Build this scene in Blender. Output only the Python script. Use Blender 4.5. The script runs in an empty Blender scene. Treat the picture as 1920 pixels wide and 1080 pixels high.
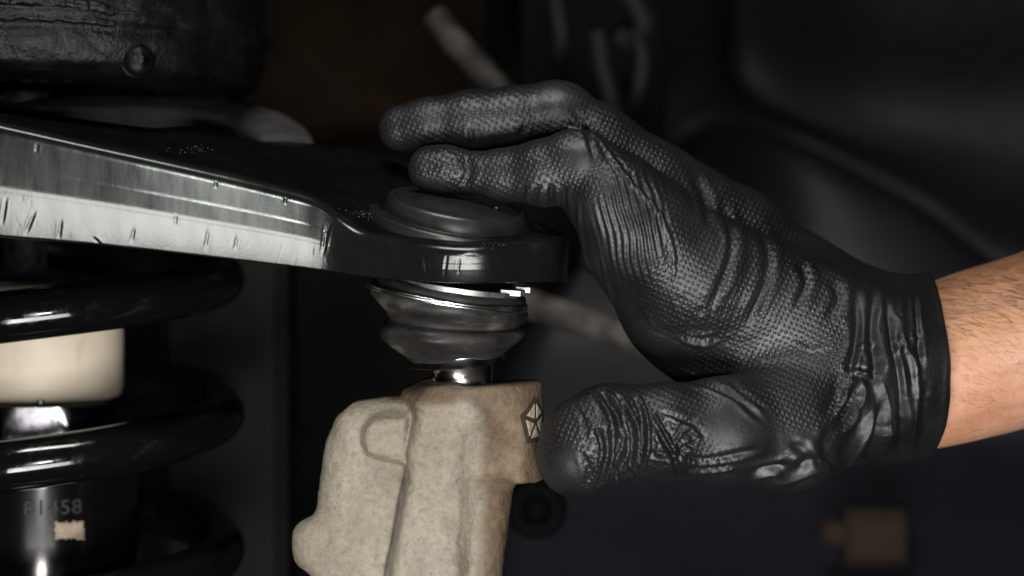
import bpy, bmesh, math, random
import numpy as np
from mathutils import Vector, Matrix, noise as mnoise

random.seed(7); np.random.seed(7)
scene = bpy.context.scene
col = scene.collection
R = math.radians

# ------------------------------------------------------------------ camera
D = 600.0                 # mm, camera to the ball-joint plane (Y = 0)
S = 310.0 / 1920.0        # mm per photo pixel at Y = 0
cam_d = bpy.data.cameras.new('camera'); cam = bpy.data.objects.new('camera', cam_d); col.objects.link(cam)
cam.location = (0, -D*.001, 0); cam.rotation_euler = (R(90), 0, 0)
cam_d.sensor_width = 36; cam_d.lens = 36*D/310.0
cam_d.clip_start = .01; cam_d.clip_end = 20
cam_d.dof.use_dof = True; cam_d.dof.focus_distance = (D-14)*.001; cam_d.dof.aperture_fstop = 5.6
scene.camera = cam
# ------------------------------------------------------------------ world, lamps, exposure
w = bpy.data.worlds.new('World'); scene.world = w; w.use_nodes = True
w.node_tree.nodes['Background'].inputs[0].default_value = (.55, .62, .75, 1)
w.node_tree.nodes['Background'].inputs[1].default_value = .002

def area(name, loc, target, sx, sy, power, colr, spread=100):
    l = bpy.data.lights.new(name, 'AREA'); l.shape = 'RECTANGLE'; l.size = sx; l.size_y = sy
    l.energy = power; l.color = colr; l.spread = R(spread)
    o = bpy.data.objects.new(name, l); col.objects.link(o); o.location = loc
    o.rotation_euler = (Vector(target)-Vector(loc)).to_track_quat('-Z', 'Y').to_euler()
    return o
area('work_lamp', (.02, -.60, -.047), (.0, 0, -.02), .09, .045, .5, (1, .97, .94))        # just under the lens
area('floor_lamp', (-.01, -.45, -.21), (.01, 0, -.02), .31, .14, 1.15, (1, .965, .92))        # large, from below
area('hood_lamp', (-.08, -.30, .52), (-.06, 0, .02), .3, .12, .42, (1, .98, .95), 62)            # overhead, weak
scene.view_settings.view_transform = 'Standard'; scene.view_settings.look = 'None'
scene.view_settings.exposure = 0; scene.view_settings.gamma = 1

# ------------------------------------------------------------------ helpers
def P(px, py, Y=0.0):
    """photo pixel + depth (mm behind the joint plane) -> point in mm"""
    k = (D+Y)/D*S
    return np.array([(px-960)*k, Y, (540-py)*k])
def toPx(v):
    """points in mm (n,3) -> photo pixels (n,2): only used to lay out relief along the surface"""
    k = (D+v[:, 1])/D*S
    return np.stack([v[:, 0]/k+960, 540-v[:, 2]/k], 1)

def tag(o, label=None, cat=None, group=None, kind=None):
    if label: o['label'] = label
    if cat: o['category'] = cat
    if group: o['group'] = group
    if kind: o['kind'] = kind
    return o
def empty(name, loc_mm=(0, 0, 0)):
    o = bpy.data.objects.new(name, None); col.objects.link(o); o.empty_display_size = .01
    o.location = [c*.001 for c in loc_mm]
    return o
def mesh_obj(name, verts_mm, faces, mat, parent=None, smooth=True):
    me = bpy.data.meshes.new(name)
    V = (np.asarray(verts_mm, dtype=float)*.001)
    pp = parent
    while pp is not None: V = V-np.array(pp.location); pp = pp.parent
    me.from_pydata(V.tolist(), [], [list(map(int, f)) for f in faces] if not isinstance(faces, np.ndarray) else faces.tolist())
    me.update()
    if smooth: me.polygons.foreach_set('use_smooth', [True]*len(me.polygons))
    o = bpy.data.objects.new(name, me); col.objects.link(o)
    if mat: me.materials.append(mat)
    if parent is not None: o.parent = parent
    return o
def origin_top(o, loc_mm):
    """move a top-level mesh's origin"""
    d = Vector([c*.001 for c in loc_mm])-o.location
    o.data.transform(Matrix.Translation(-d)); o.location = o.location+d
def sharp(o, deg=40):
    o.data.set_sharp_from_angle(angle=R(deg))

def catmull(pts, n):
    """resample a polyline of vectors smoothly, n samples per span"""
    p = np.asarray(pts, dtype=float); p = np.vstack([2*p[0]-p[1], p, 2*p[-1]-p[-2]])
    out = []
    for i in range(1, len(p)-2):
        for t in np.arange(n)/n:
            a, b, c, d = p[i-1], p[i], p[i+1], p[i+2]
            out.append(.5*((2*b)+(-a+c)*t+(2*a-5*b+4*c-d)*t*t+(-a+3*b-3*c+d)*t**3))
    out.append(p[-2]); return np.array(out)

def grid_faces(m, n, wrap_n=False, wrap_m=False):
    f = []
    for i in range(m if wrap_m else m-1):
        for j in range(n if wrap_n else n-1):
            a = i*n+j; b = i*n+(j+1) % n; c = ((i+1) % m)*n+(j+1) % n; d = ((i+1) % m)*n+j
            f.append((a, b, c, d))
    return f

def tube(path, rad, seg=16, cap=True):
    """round tube along a path (mm); rad scalar or list"""
    path = np.asarray(path, float); n = len(path); rad = np.broadcast_to(rad, n)
    T = np.gradient(path, axis=0); T /= np.linalg.norm(T, axis=1)[:, None]
    up = np.array([0, 0, 1.]) if abs(T[0][2]) < .9 else np.array([1., 0, 0])
    N = np.cross(T[0], up); N /= np.linalg.norm(N)
    V = []
    for i in range(n):
        N = N-T[i]*np.dot(N, T[i]); N /= np.linalg.norm(N); B = np.cross(T[i], N)
        for k in range(seg):
            a = 2*math.pi*k/seg
            V.append(path[i]+rad[i]*(math.cos(a)*N+math.sin(a)*B))
    F = grid_faces(n, seg, wrap_n=True)
    if cap:
        F.append(tuple(range(seg-1, -1, -1))); F.append(tuple(range((n-1)*seg, n*seg)))
    return V, F
def rings(rows, seg=64, cap0=True, cap1=True):
    """rows: list of (centre_mm, radius_mm, e1, e2)"""
    V = []
    for c, r, e1, e2 in rows:
        for k in range(seg):
            a = 2*math.pi*k/seg
            V.append(np.asarray(c)+r*(math.cos(a)*e1+math.sin(a)*e2))
    F = grid_faces(len(rows), seg, wrap_n=True)
    if cap0: F.append(tuple(range(seg)))
    if cap1: F.append(tuple(range((len(rows)-1)*seg, len(rows)*seg))[::-1])
    return V, F
def frame(roll, pitch):
    """e1 (right), e2 (back), n (up) for something rolled down to the right and tipped to the camera"""
    m = Matrix.Rotation(R(roll), 3, 'Y') @ Matrix.Rotation(R(pitch), 3, 'X')
    return [np.array(m @ Vector(v)) for v in ((1, 0, 0), (0, 1, 0), (0, 0, 1))]

# smooth value noise on numpy points
def vnoise(p, scale, seed=0):
    q = np.asarray(p)/scale
    return np.array([mnoise.noise(Vector((a[0]+seed*17.3, a[1]-seed*9.1, a[2]+seed*5.7))) for a in q])
_rng = np.random.RandomState(3); _LAT = _rng.rand(64, 64, 64).astype(np.float32)*2-1
def fnoise(p, scale, seed=0):
    """fast lattice noise, p (n,3)"""
    q = np.asarray(p, dtype=np.float64)/scale+seed*13.37+1000
    i = np.floor(q).astype(int); f = q-i; f = f*f*(3-2*f)
    r = 0
    for dx in (0, 1):
        for dy in (0, 1):
            for dz in (0, 1):
                wgt = (f[:, 0] if dx else 1-f[:, 0])*(f[:, 1] if dy else 1-f[:, 1])*(f[:, 2] if dz else 1-f[:, 2])
                r = r+wgt*_LAT[(i[:, 0]+dx) & 63, (i[:, 1]+dy) & 63, (i[:, 2]+dz) & 63]
    return r

# implicit surfaces ------------------------------------------------------
def surface_nets(f, org, h):
    ins = f < 0
    nx, ny, nz = f.shape
    c = np.zeros((nx-1, ny-1, nz-1), np.int8)
    offs = [(x, y, z) for x in (0, 1) for y in (0, 1) for z in (0, 1)]
    for x, y, z in offs: c += ins[x:nx-1+x, y:ny-1+y, z:nz-1+z]
    act = np.argwhere((c > 0) & (c < 8))
    idx = -np.ones(c.shape, np.int64); idx[act[:, 0], act[:, 1], act[:, 2]] = np.arange(len(act))
    acc = np.zeros((len(act), 3)); cnt = np.zeros(len(act))
    for o in offs:
        for ax in range(3):
            if o[ax]: continue
            o2 = list(o); o2[ax] = 1
            a = f[act[:, 0]+o[0], act[:, 1]+o[1], act[:, 2]+o[2]]; b = f[act[:, 0]+o2[0], act[:, 1]+o2[1], act[:, 2]+o2[2]]
            m = (a < 0) != (b < 0)
            t = np.where(m, a/np.where(m, a-b, 1), 0)
            pos = np.tile(np.array(o, float), (len(act), 1)); pos[:, ax] = t
            acc[m] += pos[m]; cnt[m] += 1
    V = (act+acc/cnt[:, None])*h+np.asarray(org)
    Fs = []
    for ax in range(3):
        u, v = (ax+1) % 3, (ax+2) % 3
        sl0 = [slice(None)]*3; sl1 = [slice(None)]*3
        sl0[ax] = slice(0, f.shape[ax]-1); sl1[ax] = slice(1, f.shape[ax])
        A = ins[tuple(sl0)]; B = ins[tuple(sl1)]
        e = np.argwhere(A != B)
        ok = (e[:, u] > 0) & (e[:, v] > 0) & (e[:, u] < f.shape[u]-1) & (e[:, v] < f.shape[v]-1)
        e = e[ok]; flip = A[e[:, 0], e[:, 1], e[:, 2]]
        q = []
        for du, dv in ((-1, -1), (0, -1), (0, 0), (-1, 0)):
            k = e.copy(); k[:, u] += du; k[:, v] += dv
            q.append(idx[k[:, 0], k[:, 1], k[:, 2]])
        q = np.stack(q, 1); q[~flip] = q[~flip][:, ::-1]
        Fs.append(q)
    return V, np.vstack(Fs)
def grid(lo, hi, h):
    ax = [np.arange(lo[i], hi[i]+h, h, dtype=np.float32) for i in range(3)]
    return np.meshgrid(*ax, indexing='ij')
def cone(G, a, b, ra, rb):
    X, Y, Z = G; a = np.asarray(a, np.float32); ab = np.asarray(b, np.float32)-a
    t = np.clip(((X-a[0])*ab[0]+(Y-a[1])*ab[1]+(Z-a[2])*ab[2])/float(ab@ab), 0, 1)
    return np.sqrt((X-a[0]-t*ab[0])**2+(Y-a[1]-t*ab[1])**2+(Z-a[2]-t*ab[2])**2)-(ra+(rb-ra)*t)
def smin(a, b, k):
    h = np.clip(.5+.5*(b-a)/k, 0, 1); return b+(a-b)*h-k*h*(1-h)
def smax(a, b, k): return -smin(-a, -b, k)
def poly2(X, Z, pts):
    """signed distance to a polygon in XZ"""
    pts = np.asarray(pts, np.float32); n = len(pts)
    d = np.full(X.shape, 1e9, np.float32); s = np.ones(X.shape, np.float32)
    for i in range(n):
        a, b = pts[i], pts[i-1]
        ex, ez = b-a; wx, wz = X-a[0], Z-a[1]
        t = np.clip((wx*ex+wz*ez)/(ex*ex+ez*ez), 0, 1)
        d = np.minimum(d, (wx-ex*t)**2+(wz-ez*t)**2)
        c1 = Z >= a[1]; c2 = Z < b[1]; c3 = ex*wz > ez*wx
        s = np.where((c1 & c2 & c3) | (~c1 & ~c2 & ~c3), -s, s)
    return s*np.sqrt(d)
def poly_dist_box(q, line, reach):
    """indices near a polyline, their distance and parameter"""
    ln = np.asarray(line, float); lo_, hi_ = ln.min(0)-reach, ln.max(0)+reach
    ix = np.nonzero((q[:, 0] > lo_[0]) & (q[:, 0] < hi_[0]) & (q[:, 1] > lo_[1]) & (q[:, 1] < hi_[1]))[0]
    d, t = poly_dist(q[ix], ln); return ix, d, t
def poly_dist(q, line):
    """distance of 2-D points to a polyline and position along it 0..1"""
    line = np.asarray(line, float); best = np.full(len(q), 1e9); par = np.zeros(len(q)); n = len(line)-1
    for i in range(n):
        a = line[i]; ab = line[i+1]-a
        t = np.clip(((q-a)@ab)/(ab@ab), 0, 1)
        d = np.linalg.norm(q-a-t[:, None]*ab, axis=1)
        m = d < best; best[m] = d[m]; par[m] = ((i+t)/n)[m]
    return best, par
def sstep(a, b, x):
    t = np.clip((x-a)/(b-a), 0, 1); return t*t*(3-2*t)
def get_vn(o):
    me = o.data; n = len(me.vertices)
    v = np.empty(n*3); me.vertices.foreach_get('co', v)
    nn = np.empty(n*3); me.vertex_normals.foreach_get('vector', nn)
    return v.reshape(-1, 3), nn.reshape(-1, 3)
def set_v(o, v):
    o.data.vertices.foreach_set('co', v.ravel()); o.data.update()
def bake_subsurf(o, lv=1):
    # split every quad in four, then relax
    me = o.data; n = len(me.vertices); v = np.empty(n*3); me.vertices.foreach_get('co', v); v = v.reshape(-1, 3)
    pf = [list(p.vertices) for p in me.polygons]; Q = np.array([f_ for f_ in pf if len(f_) == 4]); ng = [f_ for f_ in pf if len(f_) != 4]
    mi = np.empty(len(pf), np.int32); me.polygons.foreach_get('material_index', mi); mi = mi[[len(f_) == 4 for f_ in pf]]
    E = np.stack([Q, np.roll(Q, -1, 1)], 2).reshape(-1, 2); E.sort(axis=1)
    ue, inv = np.unique(E[:, 0].astype(np.int64)*n+E[:, 1], return_inverse=True)
    ev = (v[ue//n]+v[ue % n])/2; fv = v[Q].mean(1); em = n+inv.reshape(-1, 4); fc = n+len(ue)+np.arange(len(Q))
    NQ = np.concatenate([np.stack([Q[:, k], em[:, k], fc, em[:, k-1]], 1) for k in range(4)])
    m2 = bpy.data.meshes.new(me.name); nv = np.vstack([v, ev, fv])
    m2.vertices.add(len(nv)); m2.vertices.foreach_set('co', nv.ravel())
    m2.loops.add(NQ.size); m2.loops.foreach_set('vertex_index', NQ.astype(np.int32).ravel())
    m2.polygons.add(len(NQ)); m2.polygons.foreach_set('loop_start', np.arange(0, NQ.size, 4, dtype=np.int32))
    for mt in me.materials: m2.materials.append(mt)
    m2.polygons.foreach_set('material_index', np.tile(mi, 4)); m2.update(calc_edges=True); m2.validate()
    o.data = m2; bpy.data.meshes.remove(me)
    m = o.modifiers.new('s', 'SMOOTH'); m.iterations = 2; m.factor = .5
    dg = bpy.context.evaluated_depsgraph_get(); me = bpy.data.meshes.new_from_object(o.evaluated_get(dg))
    o.modifiers.clear(); old = o.data; o.data = me; bpy.data.meshes.remove(old)
    me.polygons.foreach_set('use_smooth', [True]*len(me.polygons))
def attr(o, name, data, kind='FLOAT'):
    a = o.data.attributes.new(name, kind, 'POINT')
    a.data.foreach_set('value' if kind == 'FLOAT' else 'vector', np.ascontiguousarray(data, dtype=np.float32).ravel())

# materials --------------------------------------------------------------
class Mat:
    def __init__(s, name, base=(.5, .5, .5), rough=.5, metal=0., spec=.5, coat=0., coat_r=.1):
        s.m = bpy.data.materials.new(name); s.m.use_nodes = True; s.t = s.m.node_tree; s.n = s.t.nodes
        s.b = s.n['Principled BSDF']
        s.set('Base Color', (*base, 1)); s.set('Roughness', rough); s.set('Metallic', metal)
        s.set('Specular IOR Level', spec); s.set('Coat Weight', coat); s.set('Coat Roughness', coat_r)
        s.h = None
    def set(s, k, v): s.b.inputs[k].default_value = v
    def node(s, typ, **kw):
        n = s.n.new(typ)
        for k, v in kw.items():
            if k[0] == 'i' and k[1:].isdigit(): k2 = int(k[1:])
            else: k2 = k
            if isinstance(k2, str) and hasattr(n, k2): setattr(n, k2, v); continue
            inp = n.inputs[k2.replace('_', ' ')] if isinstance(k2, str) else n.inputs[k2]
            if hasattr(v, 'is_output'): s.t.links.new(v, inp)
            else: inp.default_value = v
        return n
    def link(s, a, k): s.t.links.new(a, s.b.inputs[k] if isinstance(k, str) else k)
    def coords(s, sc=(1, 1, 1), rot=(0, 0, 0)):
        g = s.node('ShaderNodeTexCoord'); mp = s.node('ShaderNodeMapping'); s.t.links.new(g.outputs['Object'], mp.inputs[0])
        mp.inputs['Scale'].default_value = sc; mp.inputs['Rotation'].default_value = rot
        return mp.outputs[0]
    def noise(s, scale, detail=4, rough=.55, vec=None, dist=0.):
        n = s.node('ShaderNodeTexNoise', Scale=scale, Detail=detail, Roughness=rough, Distortion=dist)
        s.t.links.new(vec or s.coords(), n.inputs['Vector']); return n.outputs['Fac']
    def ramp(s, fac, stops):
        r = s.node('ShaderNodeValToRGB'); s.t.links.new(fac, r.inputs[0]); e = r.color_ramp.elements
        while len(e) < len(stops): e.new(.5)
        for i, (p, c) in enumerate(stops):
            e[i].position = p; e[i].color = (*c, 1) if len(c) == 3 else c
        return r.outputs[0]
    def fr(s, fac, a, b, lo=0., hi=1.):
        m = s.node('ShaderNodeMapRange', i1=a, i2=b, i3=lo, i4=hi); s.t.links.new(fac, m.inputs[0]); return m.outputs[0]
    def math(s, op, a, b=0.):
        m = s.node('ShaderNodeMath'); m.operation = op
        for i, v in enumerate((a, b)):
            if hasattr(v, 'is_output'): s.t.links.new(v, m.inputs[i])
            else: m.inputs[i].default_value = v
        return m.outputs[0]
    def mix(s, fac, a, b):
        m = s.node('ShaderNodeMix'); m.data_type = 'RGBA'
        for v, i in ((fac, 0), (a, 6), (b, 7)):
            if hasattr(v, 'is_output'): s.t.links.new(v, m.inputs[i])
            else: m.inputs[i].default_value = v if i == 0 else (*v, 1)
        return m.outputs[2]
    def attr(s, name, out='Fac'):
        n = s.node('ShaderNodeAttribute'); n.attribute_name = name; return n.outputs[out]
    def bump(s, height, dist, strength=1.):
        b = s.node('ShaderNodeBump'); b.inputs['Strength'].default_value = strength; b.inputs['Distance'].default_value = dist
        s.t.links.new(height, b.inputs['Height'])
        if s.h: s.t.links.new(s.h, b.inputs['Normal'])
        s.h = b.outputs[0]; s.t.links.new(s.h, s.b.inputs['Normal'])
M = {}

# control arm steel: dark glossy enamel, dusty in places, drawn vertical streaks
a = Mat('arm_steel', (.075, .08, .08), .3, .75, .5)
n1 = a.noise(60, 5, .6, a.coords((1, 1, .25)))
n2 = a.noise(350, 3, .6, a.coords((1, 1, .12)))
a.link(a.ramp(n1, [(.3, (.015, .0172, .0163)), (.7, (.028, .0315, .0297))]), 'Base Color')
a.link(a.fr(a.math('ADD', n1, a.math('MULTIPLY', n2, .5)), .5, 1.1, .15, .27), 'Roughness')
a.bump(n2, .0002, .12); a.bump(a.noise(900, 2), .0001, .1)
M['arm'] = a.m
a = Mat('arm_top', (.0035, .0035, .004), .3, 0., .2)
a.link(a.fr(a.noise(120, 5), .35, .75, .2, .42), 'Roughness'); a.bump(a.noise(700, 4), .0002, .12); M['arm_top'] = a.m
# grey dusty steel of the flange
a = Mat('dusty_steel', (.05, .05, .05), .7, 0, .15)
a.link(a.ramp(a.noise(90, 6, .65), [(.3, (.02, .02, .02)), (.7, (.045, .044, .042))]), 'Base Color'); a.bump(a.noise(500, 5), .0004, .4); M['dusty'] = a.m
# undercoated body steel
a = Mat('undercoated_steel', (.014, .014, .016), .45, 0, .22)
a.link(a.ramp(a.noise(70, 6, .7), [(.35, (.002, .002, .0025)), (.62, (.005, .005, .006)), (.82, (.025, .024, .022))]), 'Base Color')
a.link(a.fr(a.noise(150, 5), .3, .7, .2, .5), 'Roughness'); a.bump(a.noise(160, 7, .65), .0025, .5); M['undercoat'] = a.m
# rubber
a = Mat('boot_rubber', (.03, .028, .026), .5, 0, .3)
nz = a.noise(55, 7, .6, a.coords((1, 1, 2.6)))
a.link(a.ramp(nz, [(.4, (.009, .0085, .008)), (.58, (.017, .016, .0148)), (.7, (.065, .06, .052))]), 'Base Color')
a.link(a.fr(nz, .4, .65, .45, .8), 'Roughness'); a.bump(a.noise(420, 5), .0004, .35); M['rubber'] = a.m
a = Mat('cap_rubber', (.012, .0113, .0113), .34, 0, .5)
a.link(a.fr(a.noise(200, 5), .3, .7, .26, .44), 'Roughness'); a.bump(a.noise(800, 4), .0002, .15); M['cap'] = a.m
# bright metals
a = Mat('chrome', (.75, .75, .76), .14, 1.)
a.link(a.fr(a.noise(300, 3, .5, a.coords((.15, .15, 1))), .3, .7, .1, .24), 'Roughness'); M['chrome'] = a.m
a = Mat('spring_wire', (.62, .63, .65), .24, 1.); M['wire'] = a.m
a = Mat('washer_steel', (.07, .07, .072), .32, 1.); a.link(a.fr(a.noise(300, 4), .3, .7, .25, .45), 'Roughness'); M['washer'] = a.m
a = Mat('body_enamel', (.003, .003, .0035), .15, 0, .5); a.bump(a.noise(500, 3), .0002, .03); M['body'] = a.m
a = Mat('nut_plating', (.16, .16, .172), .2, 1.); a.link(a.fr(a.noise(260, 4), .3, .7, .14, .3), 'Roughness'); M['nut'] = a.m
a = Mat('zinc', (.26, .265, .27), .42, 1.)
a.link(a.fr(a.noise(400, 4), .3, .7, .34, .52), 'Roughness'); M['zinc'] = a.m
# coil & shock enamel
a = Mat('gloss_black_enamel', (.003, .003, .0035), .14, 0, .42)
a.link(a.fr(a.noise(240, 6, .7), .45, .75, .08, .3), 'Roughness'); a.link(a.ramp(a.noise(130, 8, .75), [(.6, (.003, .003, .0035)), (.7, (.012, .008, .006)), (.78, (.05, .025, .015))]), 'Base Color'); a.bump(a.noise(600, 3), .0002, .06); M['enamel'] = a.m
a = Mat('bump_stop_plastic', (.5, .44, .35), .5, 0, .4)
a.link(a.ramp(a.noise(50, 5, .6), [(.3, (.5, .435, .335)), (.7, (.58, .515, .41))]), 'Base Color'); a.link(a.mix(a.fr(a.noise(120, 7, .7, a.coords((1, 1, .3))), .58, .8, 0, .5), a.b.inputs['Base Color'].links[0].from_socket, (.25, .2, .14)), 'Base Color'); M['beige'] = a.m
a = Mat('tape', (.5, .42, .33), .7)
a.link(a.ramp(a.noise(260, 5), [(.3, (.16, .12, .085)), (.7, (.33, .27, .2))]), 'Base Color'); a.bump(a.noise(500, 4), .0006, .5); M['tape'] = a.m
# cast iron of the knuckle
a = Mat('cast_iron', (.3, .27, .22), .6, 0., .45)
big = a.noise(22, 5, .6); fine = a.noise(700, 4, .7); mid = a.noise(110, 5, .6)
grey = a.ramp(big, [(.3, (.15, .128, .095)), (.5, (.21, .187, .147)), (.72, (.245, .226, .187))])
rust = a.ramp(mid, [(.25, (.045, .028, .016)), (.5, (.1, .068, .04)), (.75, (.155, .118, .078))])
c = a.mix(a.fr(a.math('ADD', a.attr('rust'), a.math('MULTIPLY', a.math('SUBTRACT', mid, .5), 1.0)), .3, .8), grey, rust)
c = a.mix(a.fr(fine, .57, .74, 0, .5), c, (.05, .042, .032))
c = a.mix(a.fr(a.noise(38, 7, .7), .53, .72, 0, .55), c, (.1, .072, .045))
gr = a.noise(430, 6, .8); g2 = a.node('ShaderNodeMixRGB'); g2.blend_type = 'MULTIPLY'; g2.inputs[0].default_value = 1.
a.t.links.new(c, g2.inputs[1]); a.t.links.new(a.ramp(gr, [(.34, (.7, .69, .68)), (.5, (1., 1., .99)), (.66, (1.18, 1.18, 1.17))]), g2.inputs[2]); c = g2.outputs[0]
c = a.mix(a.attr('crack'), c, (.035, .028, .022))
a.link(c, 'Base Color'); a.bump(mid, .0009, .35); a.bump(gr, .0011, .6); a.bump(fine, .0007, .55); M['iron'] = a.m
a = Mat('emblem_recess', (.028, .02, .014), .85, 0, .2); a.bump(a.noise(900, 3), .0003, .5); M['emblem_dark'] = a.m
a = Mat('emblem_face', (.42, .38, .3), .7)
a.link(a.ramp(a.noise(700, 4), [(.35, (.14, .12, .09)), (.6, (.27, .245, .2))]), 'Base Color'); M['emblem_light'] = a.m
# glove
a = Mat('glove_nitrile', (.018, .018, .02), .45, 0, .45)
uvn = a.attr('dotuv', 'Vector')
vo = a.node('ShaderNodeTexVoronoi'); vo.voronoi_dimensions = '2D'; a.t.links.new(uvn, vo.inputs['Vector'])
vo.inputs['Scale'].default_value = 1.; vo.inputs['Randomness'].default_value = .28
dr_ = a.node('ShaderNodeMapRange', i1=.02, i2=.46, i3=1., i4=0.); dr_.interpolation_type = 'SMOOTHSTEP'; a.t.links.new(vo.outputs['Distance'], dr_.inputs[0]); dots = dr_.outputs[0]
m = a.attr('dotmask')
sm = a.noise(900, 4, .6); mid = a.noise(60, 4)
a.link(a.mix(a.fr(mid, .3, .75), (.005, .005, .0058), (.0105, .0105, .0118)), 'Base Color')
a.link(a.fr(a.math('ADD', mid, a.math('MULTIPLY', sm, .4)), .45, 1., .39, .56), 'Roughness')
a.bump(a.math('MULTIPLY', dots, m), .00038, .7); a.bump(sm, .0002, .3); a.bump(a.noise(230, 4, .6, None, .6), .0012, .22)
M['glove'] = a.m
# skin
a = Mat('skin', (.5, .28, .19), .48, 0, .4)
n1 = a.noise(45, 5, .6); n2 = a.noise(330, 4)
c = a.ramp(n1, [(.3, (.42, .2, .11)), (.5, (.51, .275, .18)), (.72, (.57, .335, .245))])
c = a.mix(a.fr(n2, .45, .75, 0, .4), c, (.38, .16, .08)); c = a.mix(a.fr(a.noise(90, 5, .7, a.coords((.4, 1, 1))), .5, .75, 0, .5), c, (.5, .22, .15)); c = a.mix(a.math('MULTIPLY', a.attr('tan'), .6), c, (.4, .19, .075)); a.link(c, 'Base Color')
a.set('Subsurface Weight', .25); a.set('Subsurface Radius', (1., .35, .2)); a.set('Subsurface Scale', .003)
vo = a.node('ShaderNodeTexVoronoi'); a.t.links.new(a.coords(), vo.inputs['Vector']); vo.inputs['Scale'].default_value = 900
a.bump(vo.outputs['Distance'], .0003, .25); a.bump(a.noise(130, 4), .0008, .3); M['skin'] = a.m
M['hair'] = Mat('arm_hair', (.03, .015, .008), .5).m
# background
a = Mat('liner_plastic', (.03, .031, .038), .46, 0, .16)
a.link(a.ramp(a.noise(9, 4), [(.3, (.0095, .0098, .0132)), (.7, (.0148, .0154, .0205))]), 'Base Color'); a.bump(a.noise(60, 5), .002, .3); M['liner'] = a.m
a = Mat('frame_steel', (.012, .012, .013), .7, 0, .06)
a.link(a.ramp(a.noise(30, 5), [(.3, (.004, .004, .0045)), (.75, (.01, .0095, .009))]), 'Base Color'); M['frame'] = a.m
a = Mat('rusty_frame', (.03, .016, .008), .85, 0, .06)
a.link(a.ramp(a.noise(18, 6, .65), [(.35, (.003, .002, .0015)), (.7, (.014, .0075, .0035))]), 'Base Color'); M['rusty'] = a.m
a = Mat('weathered_aluminium', (.3, .28, .25), .6, 0., .2)
a.link(a.ramp(a.noise(130, 5), [(.35, (.025, .023, .021)), (.7, (.085, .079, .068))]), 'Base Color'); M['alu'] = a.m
M['brown'] = Mat('brown_rubber', (.026, .017, .0125), .8, 0, .1).m
M['hook'] = Mat('hook_steel', (.016, .016, .018), .6, 0, .3).m
M['soot'] = Mat('sooty_rubber', (.002, .002, .002), .8, 0, .05).m
M['yellow'] = Mat('yellow_paint', (.55, .5, .02), .5).m
M['sand'] = Mat('sand', (.2, .165, .13), .8).m
def plain_attr(o):
    n = len(o.data.vertices)
    attr(o, 'rust', np.zeros(n)); attr(o, 'crack', np.zeros(n))

# ================================================================== SETTING
def sheet(name, ctrl, mat, n=6):
    """smooth thick sheet through a grid of control points (px,py,Y)"""
    C = np.array([[P(*q) for q in row] for row in ctrl])
    rows = np.array([catmull(r, n) for r in C]); rows = np.array([catmull(rows[:, j], n) for j in range(rows.shape[1])]).transpose(1, 0, 2)
    m, k = rows.shape[:2]
    o = mesh_obj(name, rows.reshape(-1, 3), grid_faces(m, k), mat)
    s = o.modifiers.new('thickness', 'SOLIDIFY'); s.thickness = .003; s.offset = 0
    return o
lin = sheet('wheel_well_liner', [
    [(1180, -900, 250), (1330, -900, 240), (1400, -900, 230), (1650, -900, 210), (2000, -900, 180), (2800, -900, 120)],
    [(1180, -50, 300), (1330, -50, 312), (1400, -50, 325), (1650, -50, 300), (2000, -50, 286), (2800, -50, 240)],
    [(1180, 200, 300), (1330, 140, 315), (1400, 170, 345), (1650, 230, 326), (2000, 300, 312), (2800, 300, 270)],
    [(1180, 340, 300), (1330, 225, 300), (1480, 250, 318), (1720, 372, 306), (2000, 515, 290), (2800, 560, 250)],
    [(1180, 385, 310), (1330, 290, 312), (1500, 325, 335), (1720, 430, 325), (2000, 575, 300), (2800, 640, 220)],
    [(960, 680, 330), (1330, 680, 330), (1500, 700, 340), (1720, 760, 340), (2000, 800, 320), (2800, 900, 250)],
    [(940, 1000, 290), (1330, 1000, 290), (1500, 1000, 290), (1720, 1000, 285), (2000, 1000, 270), (2800, 1100, 220)],
    [(930, 1600, 120), (1330, 1600, 120), (1500, 1600, 120), (1720, 1600, 120), (2000, 1600, 110), (2800, 1700, 80)]], M['liner'])
tag(lin, kind='structure')
# dark body side behind everything
bk = sheet('inner_fender_panel', [[(-900, -700, 420), (300, -700, 440), (1400, -700, 450)], [(-900, 500, 400), (300, 500, 430), (1400, 500, 440)],
    [(-900, 1800, 400), (300, 1800, 430), (1400, 1800, 440)]], M['frame']); tag(bk, kind='structure')

def box_between(name, p0, p1, wy, wz, mat, bev=3.):
    """a bevelled bar between two mm points"""
    p0, p1 = np.array(p0), np.array(p1); t = p1-p0; L = np.linalg.norm(t); t /= L
    s = np.cross(t, [0, 1., 0]); s /= np.linalg.norm(s); d = np.cross(s, t)
    prof = [(-wz/2+bev, -wy/2), (wz/2-bev, -wy/2), (wz/2, -wy/2+bev), (wz/2, wy/2-bev), (wz/2-bev, wy/2), (-wz/2+bev, wy/2), (-wz/2, wy/2-bev), (-wz/2, -wy/2+bev)]
    V = [q+a_*s+b_*d for q in (p0, p1) for a_, b_ in prof]
    F = grid_faces(2, 8, wrap_n=True)+[tuple(range(8))[::-1], tuple(range(8, 16))]
    o = mesh_obj(name, V, F, mat, smooth=False); return o

# ------------------------------------------------------------------ background things
fr = box_between('frame_rail', P(300, 150, 230), P(900, 110, 250), 50, 62, M['rusty'], 5)
tag(fr, 'dark rusty brown frame rail blurred behind the control arm', 'frame rail')
post = box_between('chassis_bracket', P(430, 470, 150), P(430, 1500, 150), 40, 48, M['frame'], 5)
tag(post, 'dark upright steel bracket in the shadow behind the coil spring', 'bracket')

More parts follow.
